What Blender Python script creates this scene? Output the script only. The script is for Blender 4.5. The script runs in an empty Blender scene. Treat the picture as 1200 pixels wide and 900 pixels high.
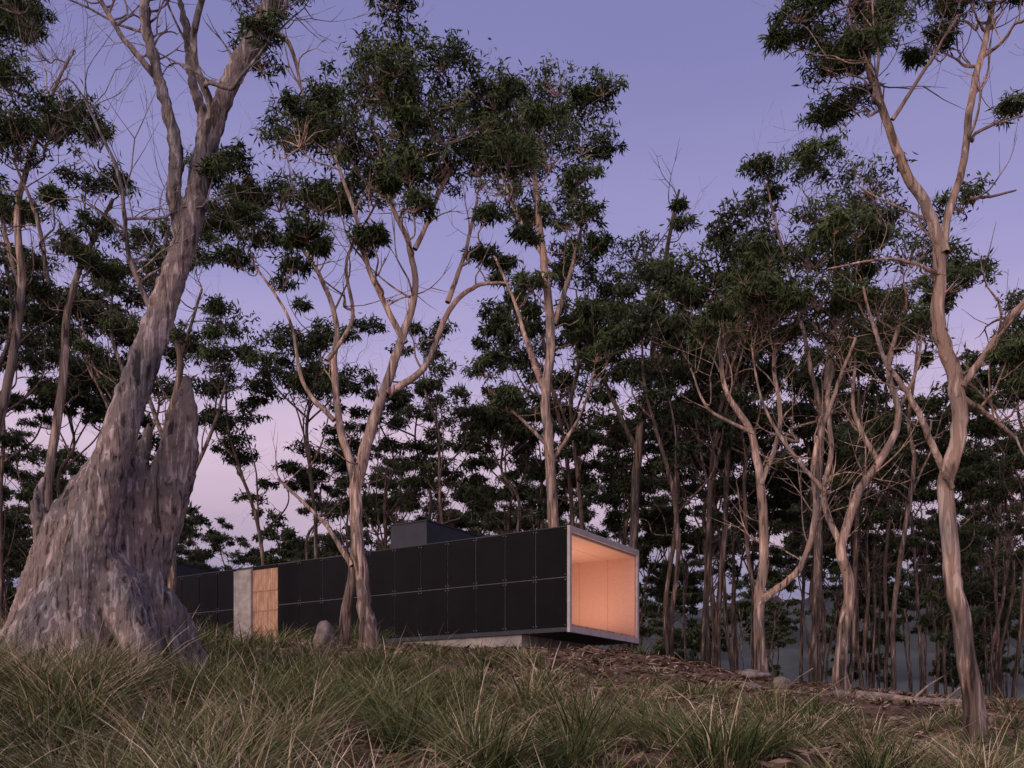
import bpy, math, random
import numpy as np
from mathutils import Vector

rng = np.random.default_rng(11)
random.seed(11)
scene = bpy.context.scene
scene.view_settings.view_transform = 'Standard'
scene.view_settings.look = 'None'
scene.view_settings.exposure = 0

# ------------------------------------------------------------------ materials
def newmat(name):
    m = bpy.data.materials.new(name); m.use_nodes = True
    nt = m.node_tree
    b = nt.nodes['Principled BSDF']
    return m, nt, b
def N(nt, t, **kw):
    n = nt.nodes.new(t)
    for k, v in kw.items(): setattr(n, k, v)
    return n
def ramp(nt, stops, interp='LINEAR'):
    r = nt.nodes.new('ShaderNodeValToRGB'); cr = r.color_ramp; cr.interpolation = interp
    while len(cr.elements) > 1: cr.elements.remove(cr.elements[-1])
    cr.elements[0].position = stops[0][0]; cr.elements[0].color = (*stops[0][1], 1)
    for p, c in stops[1:]:
        e = cr.elements.new(p); e.color = (*c, 1)
    return r
def noise_col(nt, b, scale, vec_scale, stops, detail=4, bump=0.0, bscale=None, coord='Object', dist=0.01, distortion=0.0):
    tc = N(nt, 'ShaderNodeTexCoord'); mp = N(nt, 'ShaderNodeMapping')
    mp.inputs['Scale'].default_value = vec_scale
    nt.links.new(tc.outputs[coord], mp.inputs['Vector'])
    no = N(nt, 'ShaderNodeTexNoise'); no.inputs['Scale'].default_value = scale; no.inputs['Detail'].default_value = detail
    no.inputs['Distortion'].default_value = distortion
    nt.links.new(mp.outputs[0], no.inputs['Vector'])
    r = ramp(nt, stops); nt.links.new(no.outputs['Fac'], r.inputs[0])
    nt.links.new(r.outputs[0], b.inputs['Base Color'])
    if bump:
        n2 = N(nt, 'ShaderNodeTexNoise'); n2.inputs['Scale'].default_value = bscale or scale * 3; n2.inputs['Detail'].default_value = 4
        nt.links.new(mp.outputs[0], n2.inputs['Vector'])
        bp = N(nt, 'ShaderNodeBump'); bp.inputs['Strength'].default_value = bump; bp.inputs['Distance'].default_value = dist
        nt.links.new(n2.outputs['Fac'], bp.inputs['Height']); nt.links.new(bp.outputs[0], b.inputs['Normal'])
    return r, mp, no

def bark_material(name, dark, mid, light, base_dark=0.25, base_h=(0.3, 0.5), vs=(6.5, 6.5, 0.75), vary=(.6, 1.15), bump=1.0):
    m, nt, b = newmat(name); b.inputs['Roughness'].default_value = 0.85; b.inputs['Specular IOR Level'].default_value = .2
    r, mp, no = noise_col(nt, b, 1.3, vs, [(0.36, dark), (0.44, mid), (0.54, mid), (0.62, light)], detail=6, bump=bump, bscale=4, dist=0.04, distortion=0.8)
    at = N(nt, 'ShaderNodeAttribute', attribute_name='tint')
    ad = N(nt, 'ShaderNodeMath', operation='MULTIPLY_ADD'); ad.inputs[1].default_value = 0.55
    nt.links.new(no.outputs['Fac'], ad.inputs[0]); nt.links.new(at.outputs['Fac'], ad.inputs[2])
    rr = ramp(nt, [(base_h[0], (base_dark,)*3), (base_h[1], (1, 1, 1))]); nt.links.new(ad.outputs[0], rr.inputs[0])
    mx = N(nt, 'ShaderNodeMix', data_type='RGBA', blend_type='MULTIPLY'); mx.inputs[0].default_value = 1
    nt.links.new(r.outputs[0], mx.inputs[6]); nt.links.new(rr.outputs[0], mx.inputs[7])
    n3 = N(nt, 'ShaderNodeTexNoise'); n3.inputs['Scale'].default_value = 0.9; n3.inputs['Detail'].default_value = 2
    tc = N(nt, 'ShaderNodeTexCoord'); nt.links.new(tc.outputs['Object'], n3.inputs['Vector'])
    r3 = ramp(nt, [(0.38, (.60, .62, .66)), (0.62, (1.1, 1.0, .94))]); nt.links.new(n3.outputs['Fac'], r3.inputs[0])
    m2 = N(nt, 'ShaderNodeMix', data_type='RGBA', blend_type='MULTIPLY'); m2.inputs[0].default_value = 1
    nt.links.new(mx.outputs[2], m2.inputs[6]); nt.links.new(r3.outputs[0], m2.inputs[7])
    oi = N(nt, 'ShaderNodeObjectInfo'); r4 = ramp(nt, [(0, (vary[0],)*3), (1, (vary[1],)*3)]); nt.links.new(oi.outputs['Random'], r4.inputs[0])
    m4 = N(nt, 'ShaderNodeMix', data_type='RGBA', blend_type='MULTIPLY'); m4.inputs[0].default_value = 1
    nt.links.new(m2.outputs[2], m4.inputs[6]); nt.links.new(r4.outputs[0], m4.inputs[7])
    nt.links.new(m4.outputs[2], b.inputs['Base Color'])
    return m
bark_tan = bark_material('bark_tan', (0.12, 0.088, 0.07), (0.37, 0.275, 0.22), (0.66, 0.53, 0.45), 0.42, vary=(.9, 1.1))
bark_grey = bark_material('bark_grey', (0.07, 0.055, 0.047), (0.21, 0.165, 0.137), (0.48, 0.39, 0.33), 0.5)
bark_far = bark_material('bark_distant', (0.05, 0.04, 0.034), (0.16, 0.12, 0.10), (0.40, 0.31, 0.26), 0.5, bump=0)
bark_old = bark_material('bark_old', (0.065, 0.055, 0.052), (0.26, 0.22, 0.205), (0.54, 0.47, 0.445), 0.9, vs=(8, 8, 1.2), vary=(1, 1))

def attr_diffuse(name, stops, rough=.6):
    m = bpy.data.materials.new(name); m.use_nodes = True; nt = m.node_tree; nt.nodes.clear()
    at = N(nt, 'ShaderNodeAttribute', attribute_name='tint'); r = ramp(nt, stops)
    d = N(nt, 'ShaderNodeBsdfDiffuse'); out = N(nt, 'ShaderNodeOutputMaterial')
    nt.links.new(at.outputs['Fac'], r.inputs[0]); nt.links.new(r.outputs[0], d.inputs['Color']); nt.links.new(d.outputs[0], out.inputs[0])
    return m
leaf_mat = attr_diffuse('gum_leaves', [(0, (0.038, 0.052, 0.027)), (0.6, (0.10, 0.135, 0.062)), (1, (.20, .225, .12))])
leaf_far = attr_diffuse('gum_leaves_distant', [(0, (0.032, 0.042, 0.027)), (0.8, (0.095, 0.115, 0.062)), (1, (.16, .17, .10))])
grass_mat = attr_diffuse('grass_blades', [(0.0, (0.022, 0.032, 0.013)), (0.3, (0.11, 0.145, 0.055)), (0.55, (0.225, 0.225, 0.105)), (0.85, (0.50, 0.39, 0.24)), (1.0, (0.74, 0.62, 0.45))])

def simple(name, col, rough=0.6, metal=0.0, var=0.15, scale=3, vs=(1, 1, 1), bump=0.0, spec=.5):
    m, nt, b = newmat(name); b.inputs['Roughness'].default_value = rough; b.inputs['Metallic'].default_value = metal
    b.inputs['Specular IOR Level'].default_value = spec
    lo = tuple(c*(1-var) for c in col); hi = tuple(min(1, c*(1+var)) for c in col)
    noise_col(nt, b, scale, vs, [(0.35, lo), (0.65, hi)], bump=bump)
    return m
m_panel = simple('black_steel_panel', (0.0025, 0.0025, 0.0035), 0.26, 0.0, 0.4, 1.2, spec=.09)
m_seam = simple('panel_joint', (0.13, 0.13, 0.14), 0.6)
m_bolt = simple('panel_bolt', (0.20, 0.20, 0.22), 0.4, 0.4)
m_frame = simple('galvanised_frame', (0.46, 0.41, 0.40), 0.5, 0.0, 0.12, 4)
m_mon = simple('charcoal_roof_metal', (0.035, 0.04, 0.05), 0.5, 0.0, 0.15, 2, spec=.3)
m_ply = simple('plywood_lining', (0.66, 0.40, 0.30), 0.6, 0, 0.05, 9, (1.0, 1.0, 3), 0.0)
m_ply2 = simple('plywood_joint', (0.38, 0.20, 0.13), 0.7)
m_conc = simple('concrete', (0.38, 0.34, 0.31), 0.85, 0, 0.2, 4, (1, 1, 1), 0.2)
m_timber = simple('timber_batten', (0.50, 0.29, 0.18), 0.65, 0, 0.3, 6, (1, 1, 0.3), 0.1)
m_rock = simple('rock', (0.20, 0.165, 0.145), 0.9, 0, 0.45, 5, (1, 1, 1), 0.6)
m_wood = simple('weathered_wood', (0.24, 0.19, 0.16), 0.9, 0, 0.5, 8, (1, 1, 1), 0.5)
m_hill = simple('forested_hill', (0.045, 0.055, 0.05), 1.0, 0, 0.5, .06, (1, 1, 1), 0)
mg, ntg, bg = newmat('window_glass'); bg.inputs['Base Color'].default_value = (0.03, 0.03, 0.035, 1); bg.inputs['Roughness'].default_value = 0.08

mground, nt, b = newmat('forest_floor'); b.inputs['Roughness'].default_value = 0.95; b.inputs['Specular IOR Level'].default_value = .15
r, mp, no = noise_col(nt, b, 0.9, (1, 1, 1), [(0.3, (0.05, 0.037, 0.026)), (0.5, (0.15, 0.092, 0.067)), (0.7, (0.28, 0.18, 0.13))], detail=8, bump=1.0, bscale=14, dist=0.08)
litter = attr_diffuse('leaf_litter', [(0, (0.05, 0.03, 0.02)), (0.5, (0.21, 0.125, 0.088)), (1, (0.50, 0.375, 0.28))])

# ------------------------------------------------------------------ mesh builder
class MB:
    def __init__(s): s.v = []; s.f = []; s.m = []; s.t = []; s.n = 0
    def add(s, v, f, m, t):
        v = np.asarray(v, dtype=np.float32); f = np.asarray(f, dtype=np.int32)
        s.v.append(v); s.f.append(f + s.n); s.m.append(np.full(len(f), m, np.int32))
        s.t.append(np.broadcast_to(np.asarray(t, dtype=np.float32), (len(v),))); s.n += len(v)
    def build(s, name, mats, smooth=True, link=True):
        v = np.concatenate(s.v); f = np.concatenate(s.f); m = np.concatenate(s.m); t = np.concatenate(s.t)
        me = bpy.data.meshes.new(name)
        me.vertices.add(len(v)); me.vertices.foreach_set('co', v.ravel())
        me.loops.add(f.size); me.loops.foreach_set('vertex_index', f.ravel())
        me.polygons.add(len(f)); me.polygons.foreach_set('loop_start', np.arange(0, f.size, 4, dtype=np.int32))
        me.polygons.foreach_set('loop_total', np.full(len(f), 4, np.int32))
        me.polygons.foreach_set('material_index', m)
        me.polygons.foreach_set('use_smooth', np.full(len(f), smooth))
        a = me.attributes.new('tint', 'FLOAT', 'POINT'); a.data.foreach_set('value', t.astype(np.float32).copy())
        for x in mats: me.materials.append(x)
        me.update(calc_edges=True); me.validate()
        ob = bpy.data.objects.new(name, me)
        if link: scene.collection.objects.link(ob)
        return ob

def catmull(P, sub):
    P = np.asarray(P, float)
    if len(P) < 3: 
        t = np.linspace(0, 1, sub+1)[:, None]; return P[0]*(1-t)+P[1]*t
    Q = np.vstack([2*P[0]-P[1], P, 2*P[-1]-P[-2]]); out = []
    ts = np.linspace(0, 1, sub, endpoint=False)[:, None]
    for i in range(1, len(Q)-2):
        p0, p1, p2, p3 = Q[i-1], Q[i], Q[i+1], Q[i+2]
        out.append(0.5*((2*p1)+(-p0+p2)*ts+(2*p0-5*p1+4*p2-p3)*ts**2+(-p0+3*p1-3*p2+p3)*ts**3))
    out.append(P[-1:]); return np.vstack(out)

def tube(mb, P, sides, mat, tint=0.5, lump=0.0, cap=False):
    """P: (N,4) x y z r"""
    P = np.asarray(P, float)
    if cap:
        a = P[0].copy(); a[:3] -= (P[1]-P[0])[:3]*.05; a[3] = 0; b = P[-1].copy(); b[:3] += (P[-1]-P[-2])[:3]*.05; b[3] = 0
        P = np.vstack([a, P, b])
    n = len(P)
    T = np.gradient(P[:, :3], axis=0); T /= (np.linalg.norm(T, axis=1)[:, None]+1e-9)
    ref = np.array([0.0, 1, 0]) if abs(T[0][1]) < 0.9 else np.array([1.0, 0, 0])
    A = np.zeros((n, 3)); a = ref - T[0]*ref.dot(T[0]); A[0] = a/np.linalg.norm(a)
    for i in range(1, n):
        a = A[i-1]-T[i]*A[i-1].dot(T[i]); A[i] = a/(np.linalg.norm(a)+1e-9)
    B = np.cross(T, A)
    th = np.linspace(0, 2*np.pi, sides, endpoint=False)
    R = np.maximum(P[:, 3], 0.002)[:, None]*np.ones((1, sides))
    if lump:
        s = np.cumsum(np.r_[0, np.linalg.norm(np.diff(P[:, :3], axis=0), axis=1)])[:, None]
        ph = rng.random(4)*6.28; r0 = max(P[1, 3], .05)
        R = R*(1+lump*(np.sin(2*th+s/r0*.13+ph[0])+.7*np.sin(3*th-s/r0*.2+ph[1])+.6*np.sin(s/r0*.45+ph[2]+th)+.35*np.sin(5*th+s/r0*.7+ph[3])))
    V = P[:, None, :3]+R[:, :, None]*(np.cos(th)[None, :, None]*A[:, None]+np.sin(th)[None, :, None]*B[:, None])
    i = np.arange(n-1)[:, None]*sides; j = np.arange(sides)[None]; k = (j+1) % sides
    F = np.stack([i+j, i+k, i+sides+k, i+sides+j], -1).reshape(-1, 4)
    tt = np.repeat(np.broadcast_to(np.asarray(tint, float), (n,)), sides)
    mb.add(V.reshape(-1, 3), F, mat, tt)
    if cap and sides % 2 == 0:
        for off in (0, (n-1)*sides):
            q = [[off+k, off+k+1, off+sides-2-k, off+sides-1-k] for k in range(0, sides//2-1)]
            mb.f.append(np.array(q, np.int32)+mb.n-n*sides); mb.m.append(np.full(len(q), mat, np.int32))

def unit(n):
    v = rng.normal(size=(n, 3)); return v/np.linalg.norm(v, axis=1)[:, None]

def leaves(mb, C, L, W, mat, tint):
    n = len(C); d = unit(n); d[:, 2] -= 0.55; d /= np.linalg.norm(d, axis=1)[:, None]
    s = np.cross(d, unit(n)); s /= np.linalg.norm(s, axis=1)[:, None]+1e-9
    l = (L*(0.6+0.8*rng.random(n)))[:, None]; w = (W*(0.6+0.8*rng.random(n)))[:, None]
    c = np.cross(d, s)*l*0.12
    V = np.stack([C, C+d*l*.45+s*w*.5+c, C+d*l, C+d*l*.45-s*w*.5+c], 1).reshape(-1, 3)
    F = np.arange(4*n).reshape(-1, 4)
    mb.add(V, F, mat, np.repeat(tint, 4))

def clump(mb, c, rx, rz, nsub, nleaf, L, W, twig=True):
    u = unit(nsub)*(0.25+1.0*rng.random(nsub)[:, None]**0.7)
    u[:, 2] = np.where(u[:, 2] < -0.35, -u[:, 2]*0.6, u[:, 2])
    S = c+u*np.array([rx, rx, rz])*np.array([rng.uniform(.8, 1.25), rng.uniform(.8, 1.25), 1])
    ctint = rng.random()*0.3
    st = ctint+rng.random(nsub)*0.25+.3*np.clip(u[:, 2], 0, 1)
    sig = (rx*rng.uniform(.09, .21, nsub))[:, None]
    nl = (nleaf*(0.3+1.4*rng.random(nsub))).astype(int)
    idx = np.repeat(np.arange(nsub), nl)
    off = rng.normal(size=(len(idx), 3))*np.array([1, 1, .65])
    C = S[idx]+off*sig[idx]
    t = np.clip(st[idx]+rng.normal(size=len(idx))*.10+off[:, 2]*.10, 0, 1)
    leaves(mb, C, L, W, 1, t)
    if twig:
        b0 = c-np.array([0, 0, rz*0.9])
        for k in range(0, nsub, 2):
            e = S[k]; m = (b0+e)/2+rng.normal(size=3)*rx*.08-np.array([0, 0, .1*rz])
            tube(mb, [[*b0, .018*rx+.006], [*m, .011*rx+.005], [*e, .004]], 3, 0, .6)

def grow_tree(name, limbs, clumps, bark, leafm, leaf=(0.16, 0.035), dens=1.0, sides=12, bare=20, link=True, lump=.05, sub=20, flare=.5, bl=1.0, flat=.5, twig=True):
    mb = MB(); nodes = []
    zmax = max(c[2] for c in clumps)
    for li, P in enumerate(limbs):
        Q = catmull(P, 7)
        if li == 0:
            Q[:, 3] *= 1+flare*np.exp(-np.maximum(Q[:, 2]-Q[0, 2], 0)/max(3*P[0][3], .1))
        Q[:, :3] += np.cumsum(rng.normal(size=(len(Q), 3))*.014, 0)*(Q[:, 3:]*6+.3)
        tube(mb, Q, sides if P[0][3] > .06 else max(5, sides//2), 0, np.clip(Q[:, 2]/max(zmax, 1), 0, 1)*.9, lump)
        for q in Q[(3 if li else len(Q)//3):]: nodes.append(q)
    cl = [np.array(c, float) for c in clumps]
    arr = np.array(nodes)
    todo = list(range(len(cl)))
    while todo:
        best = None
        for i in todo:
            c = cl[i]; tgt = c[:3]-np.array([0, 0, c[3]*.5])
            d = tgt-arr[:, :3]; D = np.linalg.norm(d, axis=1)+1e-6
            cost = D*(1+1.6*np.maximum(0, .5-d[:, 2]/D))+np.where(arr[:, 3] < .014, 5, 0)
            k = int(np.argmin(cost))
            if best is None or cost[k] < best[0]: best = (cost[k], i, k, D[k])
        _, i, k, D = best; todo.remove(i); c = cl[i]; st = arr[k]; e = c[:3]-np.array([0, 0, c[3]*.5])
        r0 = min(st[3]*.7, .018+.012*D+.012*c[3])
        a = st[:3]; dv = e-a; pts = []
        for t in (0, .2, .4, .6, .8, 1):
            sag = -0.14*D*math.sin(math.pi*t)*(1 if abs(dv[2]) < D*.9 else .3)
            p = a+dv*t+np.array([0, 0, sag])+(rng.normal(size=3)*.05*D if 0 < t < 1 else 0)
            pts.append([*p, r0*(1-.6*t)])
        Q = catmull(pts, 3); tube(mb, Q, 6 if r0 > .03 else 4, 0, .55)
        arr = np.vstack([arr, Q[2:]])
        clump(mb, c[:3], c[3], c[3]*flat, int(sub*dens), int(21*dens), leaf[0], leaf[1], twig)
    hi = arr[arr[:, 2] > zmax*.25]
    for _ in range(bare):
        s = hi[rng.integers(len(hi))]; Lb = (.8+1.6*rng.random()**1.5)*bl; az = rng.random()*6.28; el = .3+.8*rng.random()
        d = np.array([math.cos(az)*math.cos(el), math.sin(az)*math.cos(el), math.sin(el)])
        r0 = min(s[3]*.5, .024*bl); pts = [[*s[:3], r0]]; p = s[:3].copy()
        for q in range(5):
            d = d+rng.normal(size=3)*.3; d[2] += .08; d /= np.linalg.norm(d); p = p+d*Lb/5; pts.append([*p, r0*(1-.18*(q+1))])
            if q in (1, 2, 3):
                d2 = d+rng.normal(size=3)*.6; d2 /= np.linalg.norm(d2)
                tube(mb, [[*p, r0*.5], [*(p+d2*Lb*.17), r0*.3], [*(p+d2*Lb*.34+np.array([0, 0, .06])), .003]], 3, 0, .7)
        tube(mb, catmull(pts, 2), 4, 0, .7)
    return mb.build(name, [bark, leafm], link=link)

# ------------------------------------------------------------------ terrain
ys = np.array([-60, 0, 8, 14, 20, 30, 45, 80, 200, 900.])
xs = np.array([-60, -30, -10, 0, 4, 8, 14, 25, 60.])
Z = np.array([
 [-5, -5, -5, -5, -5, -5, -5, -5, -5],
 [.8, .8, .5, 0, -.1, -.2, -.3, -.5, -1],
 [2.4, 2.3, 1.8, 1.14, 1.0, .7, .4, .1, 0],
 [3.4, 3.2, 2.5, 1.85, 1.5, 1.0, .8, .5, .4],
 [3.8, 3.7, 3.1, 2.65, 2.35, 1.85, 1.4, 1.0, .8],
 [4.5, 4.5, 4.2, 3.95, 3.75, 2.95, 2.3, 1.9, 1.6],
 [4.6, 4.6, 4.5, 4.4, 4.0, 3.4, 2.8, 2.6, 2.4],
 [4.2, 4.2, 4.2, 4.2, 4.0, 3.7, 3.5, 3.5, 3.5],
 [6, 5, 5, 5, 5, 5, 5, 5, 6],
 [20, 18, 12, 10, 10, 10, 12, 14, 18.]])
def H(x, y):
    x = np.asarray(x, float); y = np.asarray(y, float)
    xc = np.clip(x, -60, 60); yc = np.clip(y, -60, 900)
    i = np.clip(np.searchsorted(ys, yc)-1, 0, len(ys)-2); j = np.clip(np.searchsorted(xs, xc)-1, 0, len(xs)-2)
    ty = (yc-ys[i])/(ys[i+1]-ys[i]); tx = (xc-xs[j])/(xs[j+1]-xs[j])
    z = (Z[i, j]*(1-ty)+Z[i+1, j]*ty)*(1-tx)+(Z[i, j+1]*(1-ty)+Z[i+1, j+1]*ty)*tx
    w = np.clip((y+2)/8, 0, 1)
    return z+w*(.09*np.sin(x*.7+1.3*np.sin(y*.4))+.07*np.sin(y*.9+x*.33)+.03*np.sin(2.3*x+1.1*y))
def grid_mesh(name, gx, gy, fn, mat, jit=False):
    X, Y = np.meshgrid(gx, gy); V = np.stack([X, Y, fn(X, Y)], -1).reshape(-1, 3)
    if jit:
        near = (Y.ravel() > 4) & (Y.ravel() < 50) & (np.abs(X.ravel()) < 60); V[:, 2] += near*rng.normal(size=len(V))*.02
    nx = len(gx); i = np.arange(len(gy)-1)[:, None]*nx; j = np.arange(nx-1)[None]
    F = np.stack([i+j, i+j+1, i+nx+j+1, i+nx+j], -1).reshape(-1, 4)
    mb = MB(); mb.add(V, F, 0, 0); return mb.build(name, [mat])
grid_mesh('ground', np.unique(np.concatenate([np.linspace(-900, -60, 30), np.linspace(-60, 60, 300), np.linspace(60, 900, 30)])),
          np.unique(np.concatenate([np.linspace(-60, 4, 20), np.linspace(4, 50, 170), np.linspace(50, 900, 90)])), H, mground, True)
def hillf(x, y):
    q = np.clip((y-190)/150, 0, 1); q = q*q*(3-2*q)
    return 4+q*(34+9*np.sin(x*.012+1)+6*np.sin(x*.031+y*.01)+2*np.sin(x*.17)+1.3*np.sin(x*.41+y*.2))+rng.normal(size=x.shape)*1.0*q
grid_mesh('hills', np.linspace(-900, 900, 500), np.linspace(190, 420, 40), hillf, m_hill)

# ------------------------------------------------------------------ house
HO = Vector((1.85, 30, 4.64)); ang = math.atan2(-.54, .842)
house = bpy.data.objects.new('black_clad_house', None); scene.collection.objects.link(house)
house.location = HO; house.rotation_euler = (0, 0, ang)
def box(name, x0, x1, y0, y1, z0, z1, mat, parent=house):
    v = [(x, y, z) for x in (x0, x1) for y in (y0, y1) for z in (z0, z1)]
    f = [(0, 1, 3, 2), (4, 6, 7, 5), (0, 4, 5, 1), (2, 3, 7, 6), (0, 2, 6, 4), (1, 5, 7, 3)]
    me = bpy.data.meshes.new(name); me.from_pydata(v, [], f); me.materials.append(mat)
    ob = bpy.data.objects.new(name, me); scene.collection.objects.link(ob); ob.parent = parent
    return ob
Hh = 3.22; D = 5.2
def panels():
    mb = MB(); 
    def bx(x0, x1, y0, y1, z0, z1, m):
        v = [(x, y, z) for x in (x0, x1) for y in (y0, y1) for z in (z0, z1)]
        mb.add(v, [(0, 1, 3, 2), (4, 6, 7, 5), (0, 4, 5, 1), (2, 3, 7, 6), (0, 2, 6, 4), (1, 5, 7, 3)], m, 0)
    def run(x0, x1, n):
        w = (x1-x0)/n
        for i in range(n):
            for z0, z1 in ((0.0, 1.595), (1.625, Hh)):
                j = rng.normal()*.003
                bx(x0+i*w+.014, x0+(i+1)*w-.014, -.004+j, .02+j, z0, z1, 0)
                for xx in (x0+i*w+.06, x0+(i+1)*w-.06):
                    for zz in (z0+.07, z1-.07): bx(xx-.012, xx+.012, -.022, 0, zz-.012, zz+.012, 1)
    run(-13.2, -.10, 11); run(-27, -15.6, 10)
    o = mb.build('steel_panels', [m_panel, m_bolt], smooth=False); o.parent = house
panels()
box('side_wall', -27, -.10, .021, .18, 0.01, Hh-.02, m_seam)
box('far_side_wall', -27, -.10, D-.12, D, 0.01, Hh-.02, m_panel)
box('left_end_wall', -27.1, -27, .0, D, 0, Hh, m_panel)
box('roof', -27, -.10, .0, D-.003, Hh-.018, Hh+.03, m_mon)
box('floor_slab', -27, -.10, .003, D-.003, -.14, .008, m_mon)
box('frame_top', -.10, 0, 0, D, Hh-.16, Hh+.035, m_frame)
box('frame_bottom', -.10, 0, 0, D, -.16, .03, m_frame)
box('frame_left', -.10, 0, 0, .13, .03, Hh-.16, m_frame)
box('frame_right', -.10, 0, D-.13, D, .03, Hh-.16, m_frame)
rd = 4.2
box('ceiling_lining', -rd, -.101, .18, D-.12, Hh-.24, Hh-.10, m_ply)
box('far_wall_lining', -rd, -.101, D-.17, D-.121, .12, Hh-.24, m_ply)
box('near_wall_lining', -rd, -.101, .181, .22, .12, Hh-.24, m_ply)
box('deck', -rd, -.101, .181, D-.121, .009, .12, m_timber)
for i in range(1, 4):
    box('lining_joint', -i*1.2-.005, -i*1.2+.005, D-.174, D-.169, .12, Hh-.24, m_ply2)
    box('ceiling_joint', -i*1.2-.006, -i*1.2+.006, .22, D-.17, Hh-.244, Hh-.239, m_ply2)
box('glass_wall', -rd-.05, -rd, .181, D-.121, .12, Hh-.11, mg)
for yy in (.2, 1.8, 3.4, 4.95): box('mullion', -rd, -rd+.08, yy, yy+.07, .12, Hh-.24, m_mon)
al = bpy.data.lights.new('recess_fill_light', 'AREA'); al.shape = 'RECTANGLE'; al.size = 2.4; al.size_y = 3.6; al.energy = 100; al.color = (1, .68, .54)  # added lamp, out of sight at deck level, brightens recess ceiling and walls
ao = bpy.data.objects.new('recess_fill_light', al); scene.collection.objects.link(ao); ao.parent = house; ao.location = (-1.7, D/2-.2, .16); ao.rotation_euler = (math.pi, 0, 0)
box('concrete_plinth', -13.5, -1.9, .12, 4.6, -1.5, -.141, m_conc)
box('concrete_plinth_rear', -27, -13.5, .55, 4.6, -1.5, -.141, m_conc)
box('gate_lintel', -14.6, -13.2, -.03, .02, Hh-.12, Hh, m_panel)
for i in range(14): box('gate_batten', -14.6+i*.1+.008, -14.6+(i+1)*.1-.004, -.012, .018, -.1, Hh-.13, m_timber)
for z in (.6, 1.4, 2.2): box('gate_rail', -14.59, -13.21, -.03, -.014, z, z+.05, m_ply2)
box('concrete_column', -15.6, -14.6, -.14, .020, -.9, Hh-.1, m_conc)
for (a, b_, c, d) in ((-8.25, -6.55, 1.0, 4.4), (-24.0, -22.0, .6, 4.8)):
    box('roof_monitor', a, b_, c, d, Hh+.031, Hh+1.12, m_mon)
    box('monitor_cap', a-.04, b_+.04, c-.04, d+.04, Hh+1.121, Hh+1.16, m_mon)

# ------------------------------------------------------------------ hand-placed trees
def hand_tree(name, x, y, k, limbs, clumps, spread=1.2, rs=1.0, extra=1, **kw):
    L = []
    for P in limbs:
        A = np.array([[q[0]*k, (q[3] if len(q) > 3 else 0), q[1]*k, q[2]*k*rs] for q in P])
        if not A[:, 1].any() and len(L):
            s = rng.choice([-1, 1])*rng.uniform(.15, .5); run = np.linalg.norm(A[:, [0, 2]]-A[0, [0, 2]], axis=1)
            A[:, 1] = run*s*.6
        L.append(A)
    C = []
    for c in clumps:
        C.append((c[0]*k, rng.uniform(-spread, spread), c[1]*k, c[2]*k*rng.uniform(.8, 1.0)))
        for _ in range(extra):
            C.append(((c[0]+rng.uniform(-1, 1)*c[2])*k, rng.uniform(-2*spread, 2*spread), (c[1]+rng.uniform(-.7, .4)*c[2])*k, c[2]*k*rng.uniform(.4, .75)))
    o = grow_tree(name, L, C, kw.pop('bark', bark_tan), kw.pop('leafm', leaf_mat), **kw)
    o.location = (x, y, float(H(x, y))-.05)
    return o

# central tree in front of the house
hand_tree('eucalyptus_tree', -3.87, 25, .0227, [
 [(2, -4, 13), (0, 62, 10.5), (-5, 122, 9.5), (-8, 182, 9), (2, 242, 8.5), (25, 302, 7.5), (45, 362, 6.5), (62, 422, 5), (57, 472, 4.2), (35, 522, 3.5), (20, 585, 2.5)],
 [(-30, -4, 10, .3), (-26, 72, 7, .25), (-18, 125, 7, .2), (-20, 202, 7, .3), (-38, 272, 6, .5), (-47, 342, 5, .7), (-45, 402, 4, .9), (-60, 452, 3.4, 1), (-95, 512, 2.6, 1.3), (-112, 560, 1.6, 1.5)],
 [(25, 302, 6), (70, 342, 5), (95, 410, 4), (130, 442, 3), (165, 447, 2)],
 [(95, 410, 4), (115, 480, 3), (130, 550, 2)],
 [(45, 362, 5), (10, 432, 3.6), (-10, 502, 3), (-30, 560, 2)],
 [(57, 472, 4), (80, 540, 3), (100, 600, 2.4), (92, 655, 1.6)],
 [(-38, 272, 4), (-75, 320, 3), (-95, 400, 2.2), (-140, 470, 1.5)],
 [(-47, 342, 4), (-20, 400, 3), (-30, 480, 2.2), (0, 560, 1.5)],
 [(-18, 100, 4), (-50, 150, 3), (-110, 210, 2)],
], [(40, 700, 45), (5, 665, 48), (70, 660, 45), (110, 650, 48), (150, 640, 40), (-25, 640, 42), (-70, 590, 48), (-115, 560, 42), (-30, 590, 45), (45, 610, 48), (95, 600, 45),
    (130, 585, 38), (10, 560, 40), (-100, 620, 38), (-165, 525, 34), (-130, 500, 30), (-55, 640, 38), (10, 470, 24), (165, 560, 30), (-60, 470, 26), (-150, 560, 30), (20, 640, 40), (60, 560, 32), (-60, 540, 36), (-90, 460, 24), (140, 500, 24), (60, 500, 22), (170, 600, 34), (-170, 480, 24), (20, 600, 40)],
 bare=170, dens=1.3, leaf=(.20, .045), sub=22, rs=.78, bl=1.3)

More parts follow.
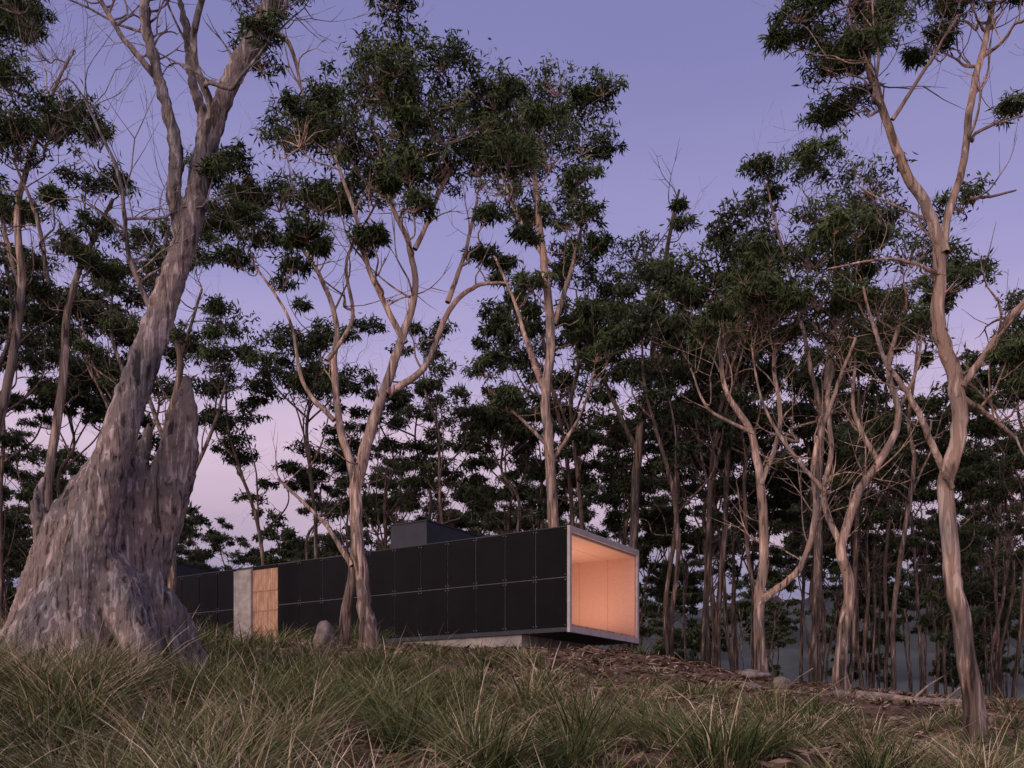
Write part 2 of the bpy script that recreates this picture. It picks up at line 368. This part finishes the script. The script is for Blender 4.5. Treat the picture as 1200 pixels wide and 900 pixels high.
# tall tree behind the house
hand_tree('eucalyptus_tree', 1.93, 40, .0364, [
 [(0, -4, 9), (0, 120, 8), (-5, 220, 7.5), (-10, 310, 7), (-4, 400, 6), (-10, 470, 5), (-18, 540, 4), (-25, 600, 2.6)],
 [(-10, 310, 5), (-33, 380, 3.5), (-52, 450, 2.4), (-80, 520, 1.5)], [(-4, 400, 4.5), (15, 460, 3.2), (30, 520, 2)],
 [(-10, 470, 3.6), (-45, 520, 2.5), (-65, 570, 1.6)], [(-5, 250, 3), (-40, 290, 2.2), (-80, 330, 1.4)], [(-6, 240, 3), (30, 300, 2), (45, 350, 1.2)]],
 [(-35, 665, 42), (0, 675, 36), (-55, 630, 40), (5, 640, 42), (-10, 590, 42), (-60, 580, 36), (28, 600, 32), (20, 555, 32), (-90, 610, 30), (-40, 540, 28), (36, 640, 26), (-85, 345, 26), (-60, 310, 22), (45, 370, 24), (40, 500, 24), (30, 430, 26), (-30, 440, 20), (-20, 620, 36), (15, 520, 24)],
 bare=110, leaf=(.28, .07), bark=bark_tan, sides=9, rs=.85, dens=1.2, bl=1.3)

# right curvy trees
hand_tree('eucalyptus_tree', 7.15, 27, .02455, [
 [(2, -4, 9), (-2, 90, 8), (6, 150, 7), (0, 230, 6), (-8, 290, 5), (-38, 340, 3.6), (-45, 400, 2.6)],
 [(-2, 90, 6), (40, 130, 5), (55, 190, 4.5), (50, 250, 3.6), (70, 320, 3), (90, 380, 2)], [(0, 230, 4.5), (25, 300, 3.6), (20, 380, 2.6), (30, 430, 1.8)], [(-8, 290, 3), (-60, 320, 2), (-80, 370, 1.3)]],
 [(-20, 450, 38), (20, 465, 38), (-40, 410, 32), (40, 430, 36), (80, 420, 38), (-70, 400, 26), (0, 420, 32), (100, 380, 26)], bare=110, bark=bark_tan, leaf=(.21, .05), rs=.78, dens=1.1, bl=1.2)
hand_tree('eucalyptus_tree', 9.15, 26, .02364, [
 [(0, -4, 10), (-2, 55, 8.5), (6, 125, 8), (-2, 175, 7.5), (16, 235, 6.5), (43, 275, 6), (63, 325, 5), (53, 385, 4), (70, 450, 2.6)],
 [(-2, 175, 5), (-17, 235, 4.5), (-2, 295, 4), (-2, 365, 3.4), (8, 415, 2.6), (-10, 470, 1.8)], [(43, 275, 4), (20, 340, 3), (30, 420, 2)], [(-17, 235, 3.4), (-60, 290, 2.6), (-90, 350, 2), (-100, 420, 1.4)],
 [(63, 325, 3), (95, 390, 2.4), (110, 460, 1.6)]],
 [(-90, 485, 40), (-45, 500, 44), (15, 505, 48), (65, 510, 44), (115, 515, 38), (-110, 450, 30), (-30, 465, 40), (45, 465, 42), (105, 470, 36), (150, 500, 28), (0, 525, 38), (80, 430, 28)],
 bare=140, dens=1.2, leaf=(.21, .05), rs=.78, bl=1.2)

# right foreground tree
hand_tree('eucalyptus_tree', 6.4, 13, .01182, [
 [(0, -12, 15), (-2, 70, 13.5), (-14, 150, 12.5), (-24, 230, 11), (-27, 310, 10.5), (-14, 390, 10), (-17, 450, 9.5), (-37, 510, 8.5), (-34, 580, 8), (-44, 630, 7.5), (-72, 680, 6.5), (-97, 740, 5.6), (-117, 810, 4.8), (-122, 870, 4), (-134, 950, 3)],
 [(-34, 585, 6), (-30, 620, 5.5), (-7, 700, 5), (8, 780, 4.6), (28, 850, 4), (50, 930, 3)],
 [(-14, 430, 5), (18, 490, 4.5), (45, 525, 4), (80, 570, 3)], [(-27, 310, 5.5), (-55, 360, 4.6), (-80, 400, 3.8), (-120, 450, 2.6), (-150, 520, 1.5)],
 [(-20, 420, 4.5), (22, 400, 3.4), (62, 370, 2.4)], [(-7, 650, 3), (20, 655, 2), (60, 670, 1.2)], [(-97, 740, 3), (-60, 800, 2.2), (-30, 850, 1.4)], [(-34, 560, 2.6), (-100, 575, 1.8), (-180, 560, 1)]],
 [(-160, 820, 34), (-195, 850, 32), (-130, 790, 26), (-215, 845, 24), (-110, 855, 30), (-150, 880, 38), (-60, 870, 30), (-25, 860, 26), (-190, 885, 30), (60, 780, 18), (45, 460, 20), (60, 430, 22), (0, 900, 26), (40, 900, 28), (70, 330, 18), (-90, 880, 34), (-125, 830, 28)],
 spread=.5, bare=90, leaf=(.12, .022), dens=1.25, sides=18, rs=.86)

# left pair
hand_tree('eucalyptus_tree', -12.2, 22, .02, [
 [(0, -60, 9), (-2, 120, 8), (-5, 200, 7.5), (20, 320, 6.5), (35, 420, 5.5), (32, 510, 4.5), (50, 580, 3.5), (80, 660, 2.4), (100, 700, 1.5)],
 [(45, -60, 8, .8), (42, 80, 7.5, .8), (48, 220, 7, .9), (62, 340, 6, 1), (66, 430, 5, 1.1), (92, 510, 3.6, 1.3), (112, 570, 2.2, 1.5)],
 [(35, 420, 4), (10, 490, 3), (-10, 560, 2)], [(66, 430, 3.5), (60, 500, 2.6), (40, 560, 1.6)]],
 [(80, 605, 44), (50, 570, 40), (105, 560, 38), (115, 600, 30), (20, 520, 32), (10, 750, 40), (50, 745, 30), (-10, 700, 34), (30, 445, 26), (90, 480, 24), (-20, 640, 34), (-30, 560, 34), (110, 510, 24), (10, 690, 30), (0, 400, 28), (70, 640, 34)],
 bare=150, bark=bark_grey, leaf=(.18, .04), rs=.8, dens=1.2)

hand_tree('eucalyptus_tree', 12.2, 38, .0345, [
 [(0, -10, 7), (5, 150, 6.5), (10, 300, 6), (20, 400, 5), (32, 480, 4), (30, 540, 3)],
 [(10, 330, 4), (-20, 430, 3), (-50, 520, 2), (-65, 570, 1.3)], [(20, 400, 3.6), (55, 480, 2.8), (70, 550, 1.8)], [(32, 480, 3), (5, 560, 2)]],
 [(-15, 610, 34), (32, 615, 30), (65, 590, 38), (25, 555, 38), (-60, 600, 28), (88, 555, 28), (0, 650, 22), (-50, 510, 24), (50, 520, 28)], bark=bark_grey, leaf=(.26, .065), sides=8, bare=80, rs=.8, dens=1.05, bl=1.3, flat=.4)
hand_tree('eucalyptus_tree', 5.3, 42, .0382, [
 [(0, -10, 7), (2, 150, 6.5), (8, 260, 6), (20, 340, 5), (26, 420, 4), (40, 500, 3), (55, 565, 1.6)],
 [(8, 260, 4), (-30, 350, 3), (-45, 420, 2)], [(20, 340, 3.6), (60, 420, 2.6), (75, 500, 1.6)], [(26, 420, 2.5), (10, 510, 1.5)]],
 [(-35, 465, 34), (5, 495, 36), (45, 460, 34), (-15, 430, 32), (25, 410, 28), (65, 440, 28), (-55, 400, 26), (60, 520, 16), (-30, 350, 24)], bark=bark_grey, leaf=(.28, .07), sides=8, bare=110, rs=.8, dens=1.0, bl=1.4, flat=.4)
hand_tree('eucalyptus_tree', -13.2, 36, .0327, [
 [(0, -10, 8), (5, 120, 7), (-4, 250, 6), (12, 340, 5), (-10, 430, 4), (0, 500, 2.5)],
 [(5, 160, 4), (40, 250, 3), (60, 330, 2)], [(-4, 250, 4), (-40, 340, 3), (-60, 420, 2)], [(12, 340, 3), (45, 420, 2)]],
 [(0, 500, 30), (-40, 470, 30), (35, 460, 28), (-70, 430, 28), (70, 390, 30), (0, 430, 30), (60, 340, 28), (-50, 390, 26), (20, 370, 24), (100, 350, 24), (-90, 350, 26)], bark=bark_grey, leaf=(.24, .06), sides=8, bare=110, rs=.75, dens=1.0, bl=1.4, flat=.4)

# ------------------------------------------------------------------ old leaning gum with broken stump
def old_gum():
    k = .0127; mb = MB()
    lv = [(900, 112, 2), (898, 112, 150), (860, 110, 118), (800, 106, 98), (740, 101, 84), (690, 101, 73), (640, 104, 62), (600, 112, 51), (570, 124, 42), (545, 132, 30), (528, 138, 16), (526, 138, 1)]
    P = np.array([[u-100, 0, 830-v, h] for v, u, h in lv]); P = np.vstack([P[:1], catmull(P[1:-1], 7), P[-1:]])
    th = np.linspace(0, 2*np.pi, 90, endpoint=False); rows = []
    for (cx, _, z, h) in P:
        fl = np.clip((260-z)/260, 0, 1.2)
        f = 1+(.05+.10*fl)*np.sin(5*th+1+z*.003)+.06*np.sin(7*th+z*.010)+.04*np.sin(13*th+2)+.02*np.sin(23*th+z*.05)
        jag = 0 if z < 180 else (z-180)*.10
        rows.append(np.stack([cx+h*f*np.cos(th), h*.72*f*np.sin(th)+14, z+jag*np.sin(5*th+1)+jag*.6*np.sin(11*th)+jag*.3*np.sin(19*th)], -1))
    V = np.concatenate(rows)*k; n = len(rows); s = 90
    i = np.arange(n-1)[:, None]*s; j = np.arange(s)[None]; kk = (j+1) % s
    F = np.stack([i+j, i+kk, i+s+kk, i+s+j], -1).reshape(-1, 4)
    caps = [[off+q, off+q+1, off+s-2-q, off+s-1-q] for off in (0, (n-1)*s) for q in range(0, s//2-1)]
    mb.add(V, np.vstack([F, caps]), 0, .6)
    def t(rows, sides=20, lump=.1): 
        A = np.array([[a*k, d*k, b*k, r*k] for a, b, r, d in rows]); A = catmull(A, 7); tube(mb, A, sides, 0, .6, lump, cap=True)
    # living leaning trunk
    t([(5, 10, 50, -20), (16, 110, 36, -34), (30, 180, 26, -46), (44, 240, 21, -50), (60, 320, 18, -38), (85, 420, 16, -20), (105, 500, 14, -6), (125, 570, 12.5, 0), (138, 650, 11.5, 5), (168, 740, 10, 10), (200, 810, 8.5, 15), (232, 880, 8, 20)], 28, .035)
    t([(116, 535, 9, -2), (108, 590, 8, -12), (113, 645, 7.5, -20), (96, 720, 6.5, -30), (82, 790, 5.5, -30), (95, 870, 4.5, -30)], 12, .03)
    t([(135, 645, 8, 4), (132, 700, 7, 20), (112, 760, 6, 40), (100, 830, 5, 55), (85, 890, 4, 60)], 12, .03)
    # broken snag shards rising behind the living trunk
    t([(10, 60, 40, 20), (45, 160, 35, 30), (74, 235, 27, 34), (95, 300, 21, 32), (106, 350, 14, 28), (108, 378, 8, 26), (110, 398, 2, 26)], 20, .08)
    t([(20, 80, 30, 30), (60, 190, 26, 40), (88, 260, 18, 46), (107, 310, 10, 44), (114, 336, 2, 44)], 16, .08)
    t([(10, 100, 34, 10), (30, 200, 22, 20), (48, 270, 13, 24), (62, 320, 6, 24), (66, 340, 1.5, 24)], 16, .08)
    # side spur
    t([(0, 60, 40, 10), (-30, 140, 28, 8), (-48, 200, 15, 4), (-56, 235, 8, 0), (-48, 268, 2.5, 0)])
    # roots
    t([(10, 170, 34, -10), (50, 130, 34, -30), (78, 80, 25, -46), (95, 30, 19, -58), (103, -15, 15, -66), (112, -60, 9, -74)])
    t([(0, 150, 38, 0), (-40, 90, 34, -10), (-85, 45, 26, -18), (-130, 5, 18, -24), (-160, -30, 12, -30)])
    t([(0, 160, 36, 0), (-12, 90, 36, -34), (-28, 20, 30, -60), (-40, -40, 24, -85)])
    t([(0, 160, 30, 10), (60, 110, 34, 30), (90, 50, 28, 60), (120, -20, 18, 80)])
    t([(15, 170, 26, -20), (26, 100, 22, -52), (36, 40, 18, -74), (50, -40, 14, -96)])
    o = mb.build('old_trunk', [bark_old])
    rm = o.modifiers.new('remesh', 'REMESH'); rm.mode = 'VOXEL'; rm.voxel_size = .03; rm.use_smooth_shade = True
    sm = o.modifiers.new('soften', 'SMOOTH'); sm.factor = .5; sm.iterations = 6
    tx = bpy.data.textures.new('bark_ridges', 'CLOUDS'); tx.noise_scale = .15; tx.noise_depth = 5
    dm = o.modifiers.new('ridges', 'DISPLACE'); dm.texture = tx; dm.strength = .09; dm.mid_level = .45; dm.texture_coords = 'LOCAL'
    par = bpy.data.objects.new('old_leaning_gum_tree', None); scene.collection.objects.link(par)
    par.location = (-6.36, 14, 1.80); o.parent = par
    limbs = [np.array([[a*k, d*k, b*k, r*k] for a, b, r, d in q]) for q in (
      [(138, 650, 6, 5), (168, 740, 8, 10), (200, 810, 7, 15), (232, 900, 6, 20)],
      [(96, 720, 5, -30), (82, 790, 5, -30), (95, 900, 4, -30)],
      [(96, 715, 4, -30), (60, 760, 3.2, -40), (35, 800, 2.4, -50), (-20, 845, 1.6, -60), (-70, 860, 1, -70)],
      [(150, 690, 5, 8), (135, 760, 4, -20), (160, 830, 3.2, -40), (165, 890, 2.4, -60)],
      [(90, 440, 4, -12), (60, 520, 3, -20), (55, 600, 2.2, -40), (20, 680, 1.3, -50)],
      [(200, 805, 4, 15), (230, 800, 3, 30), (245, 740, 1.6, 40)])]
    C = [(-75, 815, 22), (-20, 830, 26), (30, 850, 24), (-90, 850, 22), (230, 745, 20), (235, 720, 16), (150, 625, 14), (200, 880, 34), (150, 900, 34), (250, 860, 30), (90, 910, 32), (-50, 870, 30), (20, 900, 30), (175, 605, 12), (0, 690, 14), (-50, 840, 24)]
    C = [(a*k, rng.uniform(-1, 1), b*k, r*k*1.15) for a, b, r in C]
    c = grow_tree('crown', limbs, C, bark_old, leaf_mat, leaf=(.12, .024), dens=1.2, bare=170, sides=8, flare=0); c.parent = par
old_gum()

# ------------------------------------------------------------------ background forest
def proto(i, h, low=False, far=False):
    r = np.random.default_rng(100+i)
    limbs = []; fork = h*r.uniform(.44, .64); lean = r.uniform(-.07, .07, 2)
    R = h*.007
    tr = [[0, 0, -.5, R*1.1], [lean[0]*fork*.3+r.normal()*.15, lean[1]*fork*.5, fork*.35, R*.98], [lean[0]*fork*.7+r.normal()*.2, lean[1]*fork*.5, fork*.7, R*.93], [lean[0]*fork, lean[1]*fork, fork, R*.85]]
    a = np.array(tr[-1][:3])
    for q in range(3):
        a = a+np.array([r.normal()*.45, r.normal()*.45, (h-fork)*.28]); tr.append([*a, R*(.7-.18*q)])
    limbs.append(np.array(tr)); ends = [a]
    for q in range(r.integers(4, 7)):
        az = r.random()*6.28; z0 = fork*r.uniform(.85, 1.35); t0 = np.array([np.interp(z0, [t[2] for t in tr], [t[0] for t in tr]), np.interp(z0, [t[2] for t in tr], [t[1] for t in tr]), z0])
        sp = h*r.uniform(.07, .17); e = t0+np.array([math.cos(az)*sp, math.sin(az)*sp, (h*.9-z0)*r.uniform(.5, .95)])
        m = t0*.5+e*.5+np.array([math.cos(az), math.sin(az), 0])*sp*.18+r.normal(size=3)*.3
        limbs.append(np.array([[*t0, R*.5], [*m, R*.36], [*e, R*.18]])); ends.append(e)
    C = []
    for e in ends:
        for _ in range(r.integers(3, 6)):
            C.append((e[0]+r.normal()*h*.06, e[1]+r.normal()*h*.06, e[2]+r.uniform(-.06, .10)*h, h*r.uniform(.022, .056)))
    for _ in range(2 if not low else 10):
        az = r.random()*6.28; d = h*r.uniform(.06, .15)
        C.append((math.cos(az)*d, math.sin(az)*d, h*r.uniform(.25 if low else .52, .72), h*r.uniform(.02, .04)))
    if far:
        ob = grow_tree('forest_tree_kind', limbs, C, bark_far, leaf_far, leaf=(.5, .20), dens=.7, sides=5, bare=10, link=False, lump=0, bl=1.4, sub=16, flat=.42, twig=False)
    else:
        ob = grow_tree('forest_tree_kind', limbs, C, bark_far, leaf_far, leaf=(.32, .085), dens=.85, sides=7, bare=45, link=False, lump=.03, bl=1.4, flat=.42)
    return ob.data
protos = [proto(i, 17) for i in range(8)]; lows = [proto(20+i, 12, True) for i in range(3)]
fprotos = [proto(40+i, 17, False, True) for i in range(5)]; flows = [proto(50+i, 12, True, True) for i in range(3)]
forest = bpy.data.objects.new('background_forest', None); scene.collection.objects.link(forest)
def inst(x, y, s, data, sz=1):
    o = bpy.data.objects.new('gum', data); scene.collection.objects.link(o); o.parent = forest
    o.location = (x, y, float(H(x, y))-.2); o.rotation_euler = (rng.normal()*.035, rng.normal()*.035, rng.random()*6.28); o.scale = (s, s, s*sz)
def clear_house(x, y):
    d = np.array([x-1.85, y-30]); s = d@np.array([-.842, .54]); t = d@np.array([.54, .842])
    return not (-2.5 < s < 29 and -2 < t < 7.5)
def place(n, y0, y1, smin, smax, low=.0, xr=(-.68, .68), minsep=1.6, far=False):
    pts = []; tries = 0
    while len(pts) < n and tries < n*30:
        tries += 1
        y = rng.uniform(y0, y1); x = rng.uniform(xr[0], xr[1])*y
        if not clear_house(x, y): continue
        if any((x-a)**2+(y-b_)**2 < minsep**2 for a, b_ in pts): continue
        pts.append((x, y))
        L = rng.random() < low
        src = (flows if L else fprotos) if far else (lows if L else protos)
        inst(x, y, rng.uniform(smin, smax), src[rng.integers(len(src))], rng.uniform(.95, 1.2))
place(11, 38, 50, .85, 1.1, 0, (-.70, -.36), 3.5)
place(6, 42, 52, .9, 1.15, 0, (-.42, -.22), 3.5)
place(8, 46, 58, .75, .98, 0, (-.22, .05), 3.5)
place(6, 44, 56, .95, 1.2, 0, (.07, .22), 3.5)
place(10, 38, 56, .8, 1.1, 0, (.17, .40), 3.4)
place(11, 34, 52, .7, .98, .1, (.38, .72), 3.4)
place(30, 60, 88, .75, 1.0, .05, (-.68, .10), 3.2)
place(36, 56, 88, .8, 1.08, .12, (.10, .70), 3)
place(130, 88, 165, .85, 1.15, .45, (-.68, .68), 2.8, far=True)

# ------------------------------------------------------------------ grass
def blades(mb, B, head, L, W, lean, bend, tint):
    n = len(B); ts = np.array([0, .35, .7, 1.0])[None, :, None]
    dh = np.stack([np.cos(head), np.sin(head), 0*head], -1)[:, None]
    tw = head+rng.normal(size=n)*.7
    sd = np.stack([-np.sin(tw), np.cos(tw), 0*tw], -1)[:, None]
    L = L[:, None, None]; lean = lean[:, None, None]; bend = bend[:, None, None]
    C = B[:, None]+dh*L*(lean*ts+bend*ts**2)+np.array([0, 0, 1.])*L*(ts*(1-.35*lean)-bend*.6*ts**2)
    w = W[:, None, None]*np.array([.8, 1.0, .6, .06])[None, :, None]*.5
    V = np.stack([C-sd*w, C+sd*w], 2).reshape(-1, 3)
    base = np.arange(n)[:, None]*8; q = np.array([[0, 1, 3, 2], [2, 3, 5, 4], [4, 5, 7, 6]])
    F = (base[:, :, None]+q[None]).reshape(-1, 4)
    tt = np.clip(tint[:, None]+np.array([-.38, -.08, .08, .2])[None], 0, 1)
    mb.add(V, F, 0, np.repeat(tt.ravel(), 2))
def tussock(mb, x, y, R, L0, n, w, dry, green):
    a = rng.random(n)*6.28; rr = R*np.sqrt(rng.random(n))
    bx = x+rr*np.cos(a); by = y+rr*np.sin(a); B = np.stack([bx, by, H(bx, by)-.03], -1)
    head = a+rng.normal(size=n)*.6; L = L0*(.45+.75*rng.random(n))
    lean = np.clip(.12+.45*rr/R+rng.normal(size=n)*.12, 0, 1); bend = np.clip(.15+.6*rng.random(n), 0, .8)
    tint = np.clip(np.where(rng.random(n) < dry, .78+rng.normal(size=n)*.15, green+rng.normal(size=n)*.12), 0, 1)
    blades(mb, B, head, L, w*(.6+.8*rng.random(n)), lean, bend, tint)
mb = MB()
def dens_at(x, y):
    d = 1.0
    if x > 1: d = .5
    if x > -1 and y > 17: d = .35
    if x > -5 and y > 24: d = .10
    if x > .5 and y > 22: d = .06
    if x > 5 and y > 13: d = min(d, .22)
    return d
cnt = 0
for _ in range(4000):
    y = 4.2+31*rng.random()**1.05; x = rng.uniform(-1, 1)*(.60*y+2.5)
    if not (clear_house(x, y)): continue
    patch = .5+.5*math.sin(x*1.3+2*math.sin(y*.8))*math.cos(y*1.0+x*.4)
    if rng.random() > dens_at(x, y)*(.06+.94*patch)*.72: continue
    if -7.6 < x < -4.4 and 12.2 < y < 14.8: continue
    if (x+3.9)**2+(y-24.5)**2 < 1.2: continue
    big = rng.random() < (.7 if x < 1 else .45)
    n = 170 if y < 12 else (90 if y < 19 else 48)
    w = .009 if y < 12 else (.013 if y < 19 else .019)
    dry = np.clip(.15+.28*math.sin(x*.8+y*.5)+(.12 if x > 0 else 0)+rng.normal()*.2, .03, .9)
    gr = rng.uniform(.12, .46)
    if big: tussock(mb, x, y, rng.uniform(.12, .30), rng.uniform(.4, 1.15)*(1 if x < 2 else .75), n, w, dry, gr)
    else: tussock(mb, x, y, rng.uniform(.15, .35), rng.uniform(.22, .42), n//2, w, min(1, dry+.25), gr)
    cnt += 1
n = 38000
y = 4.2+34*rng.random(n)**1.1; x = rng.uniform(-1, 1, n)*(.60*y+2.5)
pt = .5+.5*np.sin(x*.9+1.7*np.sin(y*.7))*np.cos(y*.6-x*.4)
keep = (rng.random(n) < np.where((x > .5) & (y > 21), .2, np.where(x > 4, .4, 1))) & (rng.random(n) < .12+.88*pt)
x = x[keep]; y = y[keep]; n = len(x)
B = np.stack([x, y, H(x, y)-.02], -1)
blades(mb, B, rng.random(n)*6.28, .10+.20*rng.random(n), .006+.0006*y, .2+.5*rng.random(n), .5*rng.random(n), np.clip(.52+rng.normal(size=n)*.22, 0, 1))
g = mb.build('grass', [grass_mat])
print('tussocks', cnt)

mb = MB(); n = 45000
y = 5+36*rng.random(n); x = rng.uniform(-1, 1, n)*(.62*y+3)
C = np.stack([x, y, H(x, y)+.015+.02*rng.random(n)], -1)
hd = rng.random(n)*6.28; l = (.04+.10*rng.random(n)**2)*(1+y*.02); w = l*.28
d = np.stack([np.cos(hd), np.sin(hd), rng.normal(size=n)*.25], -1)*l[:, None]; s = np.stack([-np.sin(hd), np.cos(hd), rng.normal(size=n)*.4], -1)*w[:, None]
V = np.stack([C-d, C+s, C+d, C-s], 1).reshape(-1, 3); mb.add(V, np.arange(4*n).reshape(-1, 4), 0, np.repeat(rng.random(n), 4))
for _ in range(480):
    y = 6+30*rng.random(); x = rng.uniform(-1, 1)*(.6*y+2); L = rng.uniform(.3, 1.5); h = rng.random()*6.28
    p = []
    for t in (0, .33, .66, 1): 
        px = x+math.cos(h)*L*t+rng.normal()*.04; py = y+math.sin(h)*L*t+rng.normal()*.04; p.append([px, py, float(H(px, py))+.03+.1*abs(rng.normal())*t, rng.uniform(.006, .018)*(1.2-t)])
    tube(mb, p, 4, 0, rng.uniform(.4, 1))
mb.build('leaf_litter', [litter])

def boulder(x, y, s, name='boulder'):
    import bmesh
    bm = bmesh.new(); bmesh.ops.create_icosphere(bm, subdivisions=4, radius=1)
    ph = rng.random(6)*6
    for v in bm.verts:
        c = v.co; f = 1+.16*math.sin(2.3*c.x+ph[0])+.13*math.sin(3.1*c.y+ph[1])+.1*math.sin(4*c.z+ph[2]+2*c.x)+.04*math.sin(9*c.x+7*c.y+ph[3])
        v.co = Vector((c.x*s[0], c.y*s[1], c.z*s[2]))*f
    me = bpy.data.meshes.new(name); bm.to_mesh(me); bm.free(); me.materials.append(m_rock)
    for p in me.polygons: p.use_smooth = True
    o = bpy.data.objects.new(name, me); scene.collection.objects.link(o); o.location = (x, y, float(H(x, y))+s[2]*.35); o.rotation_euler = (0, 0, rng.random()*3)
boulder(-9.2, 24.5, (.5, .45, .55)); boulder(-5.0, 25, (.32, .3, .42)); boulder(7.4, 25.5, (.35, .3, .22)); boulder(5.6, 22, (.25, .2, .14)); boulder(8.3, 24, (.3, .25, .15)); boulder(6.8, 26.5, (.45, .3, .2))
def log(x, y, L, h, r):
    mb = MB(); p = []
    for t in np.linspace(0, 1, 7):
        px = x+math.cos(h)*L*t; py = y+math.sin(h)*L*t+rng.normal()*.06; p.append([px, py, float(H(px, py))+r*.7+.05*rng.random(), r*(1.1-.5*t)])
    tube(mb, catmull(p, 4), 12, 0, .5, .08)
    q = p[3]; tube(mb, [[*q[:3], r*.4], [q[0]+.3, q[1]-.2, q[2]+.35, r*.25], [q[0]+.7, q[1]-.2, q[2]+.6, .01]], 6, 0, .5)
    mb.build('fallen_log', [m_wood])
log(8.6, 23.5, 2.6, -.25, .11); log(9.5, 22.3, 1.8, .3, .07); log(5.9, 24, 2.2, .1, .05); log(-2, 9.5, 1.3, .4, .03)

# ------------------------------------------------------------------ world, sun, camera
w = bpy.data.worlds.new('World'); scene.world = w; w.use_nodes = True; nt = w.node_tree
bgn = nt.nodes['Background']; out = nt.nodes['World Output']
sky = N(nt, 'ShaderNodeTexSky', sky_type='NISHITA'); sky.sun_disc = False
SUN_EL = math.radians(16); SUN_AZ = math.radians(215)
sd = Vector((math.sin(SUN_AZ)*math.cos(SUN_EL), math.cos(SUN_AZ)*math.cos(SUN_EL), math.sin(SUN_EL)))
sky.sun_elevation = math.radians(1.0); sky.sun_rotation = SUN_AZ
nt.links.new(sky.outputs[0], bgn.inputs[0]); bgn.inputs[1].default_value = .006
tc = N(nt, 'ShaderNodeTexCoord'); sx = N(nt, 'ShaderNodeSeparateXYZ'); nt.links.new(tc.outputs['Generated'], sx.inputs[0])
mp = N(nt, 'ShaderNodeMapping'); mp.inputs['Scale'].default_value = (1.2, 1.2, 7); nt.links.new(tc.outputs['Generated'], mp.inputs[0])
no = N(nt, 'ShaderNodeTexNoise'); no.inputs['Scale'].default_value = 2.2; no.inputs['Detail'].default_value = 4; nt.links.new(mp.outputs[0], no.inputs['Vector'])
ad = N(nt, 'ShaderNodeMath', operation='MULTIPLY_ADD'); ad.inputs[1].default_value = .12
nt.links.new(no.outputs['Fac'], ad.inputs[0]); nt.links.new(sx.outputs['Z'], ad.inputs[2])
r = ramp(nt, [(0.0, (.22, .21, .33)), (.20, (.27, .25, .40)), (.26, (.56, .43, .56)), (.33, (.68, .52, .67)), (.40, (.48, .41, .66)), (.50, (.335, .31, .585)), (.64, (.235, .228, .475)), (1.0, (.165, .17, .385))])
nt.links.new(ad.outputs[0], r.inputs[0])
bg2 = N(nt, 'ShaderNodeBackground'); bg2.inputs[1].default_value = 1.0; nt.links.new(r.outputs[0], bg2.inputs[0])
# afterglow around the set sun, behind the viewpoint
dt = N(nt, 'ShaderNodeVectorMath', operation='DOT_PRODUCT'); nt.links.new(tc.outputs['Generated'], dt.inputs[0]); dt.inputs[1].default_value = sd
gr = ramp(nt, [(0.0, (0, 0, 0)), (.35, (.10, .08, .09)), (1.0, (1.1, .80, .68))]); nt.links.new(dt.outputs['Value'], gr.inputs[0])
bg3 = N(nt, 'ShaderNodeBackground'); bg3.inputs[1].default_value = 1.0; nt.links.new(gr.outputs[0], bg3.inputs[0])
ash = N(nt, 'ShaderNodeAddShader'); nt.links.new(bgn.outputs[0], ash.inputs[0]); nt.links.new(bg2.outputs[0], ash.inputs[1])
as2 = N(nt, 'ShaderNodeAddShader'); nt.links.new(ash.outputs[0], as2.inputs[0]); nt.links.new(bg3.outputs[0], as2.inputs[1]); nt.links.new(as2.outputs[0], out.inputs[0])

sl = bpy.data.lights.new('sun', 'SUN'); sl.energy = .8; sl.angle = math.radians(20); sl.color = (1, .82, .66)
so = bpy.data.objects.new('sun', sl); scene.collection.objects.link(so)
so.rotation_euler = sd.to_track_quat('Z', 'Y').to_euler()

cam = bpy.data.cameras.new('camera'); co = bpy.data.objects.new('camera', cam); scene.collection.objects.link(co)
co.location = (0, 0, 1.5); co.rotation_euler = (math.radians(90), 0, 0)
cam.sensor_width = 36; cam.lens = 33; cam.shift_y = .333; cam.clip_end = 3000; cam.clip_start = .1
scene.camera = co
print('OK')
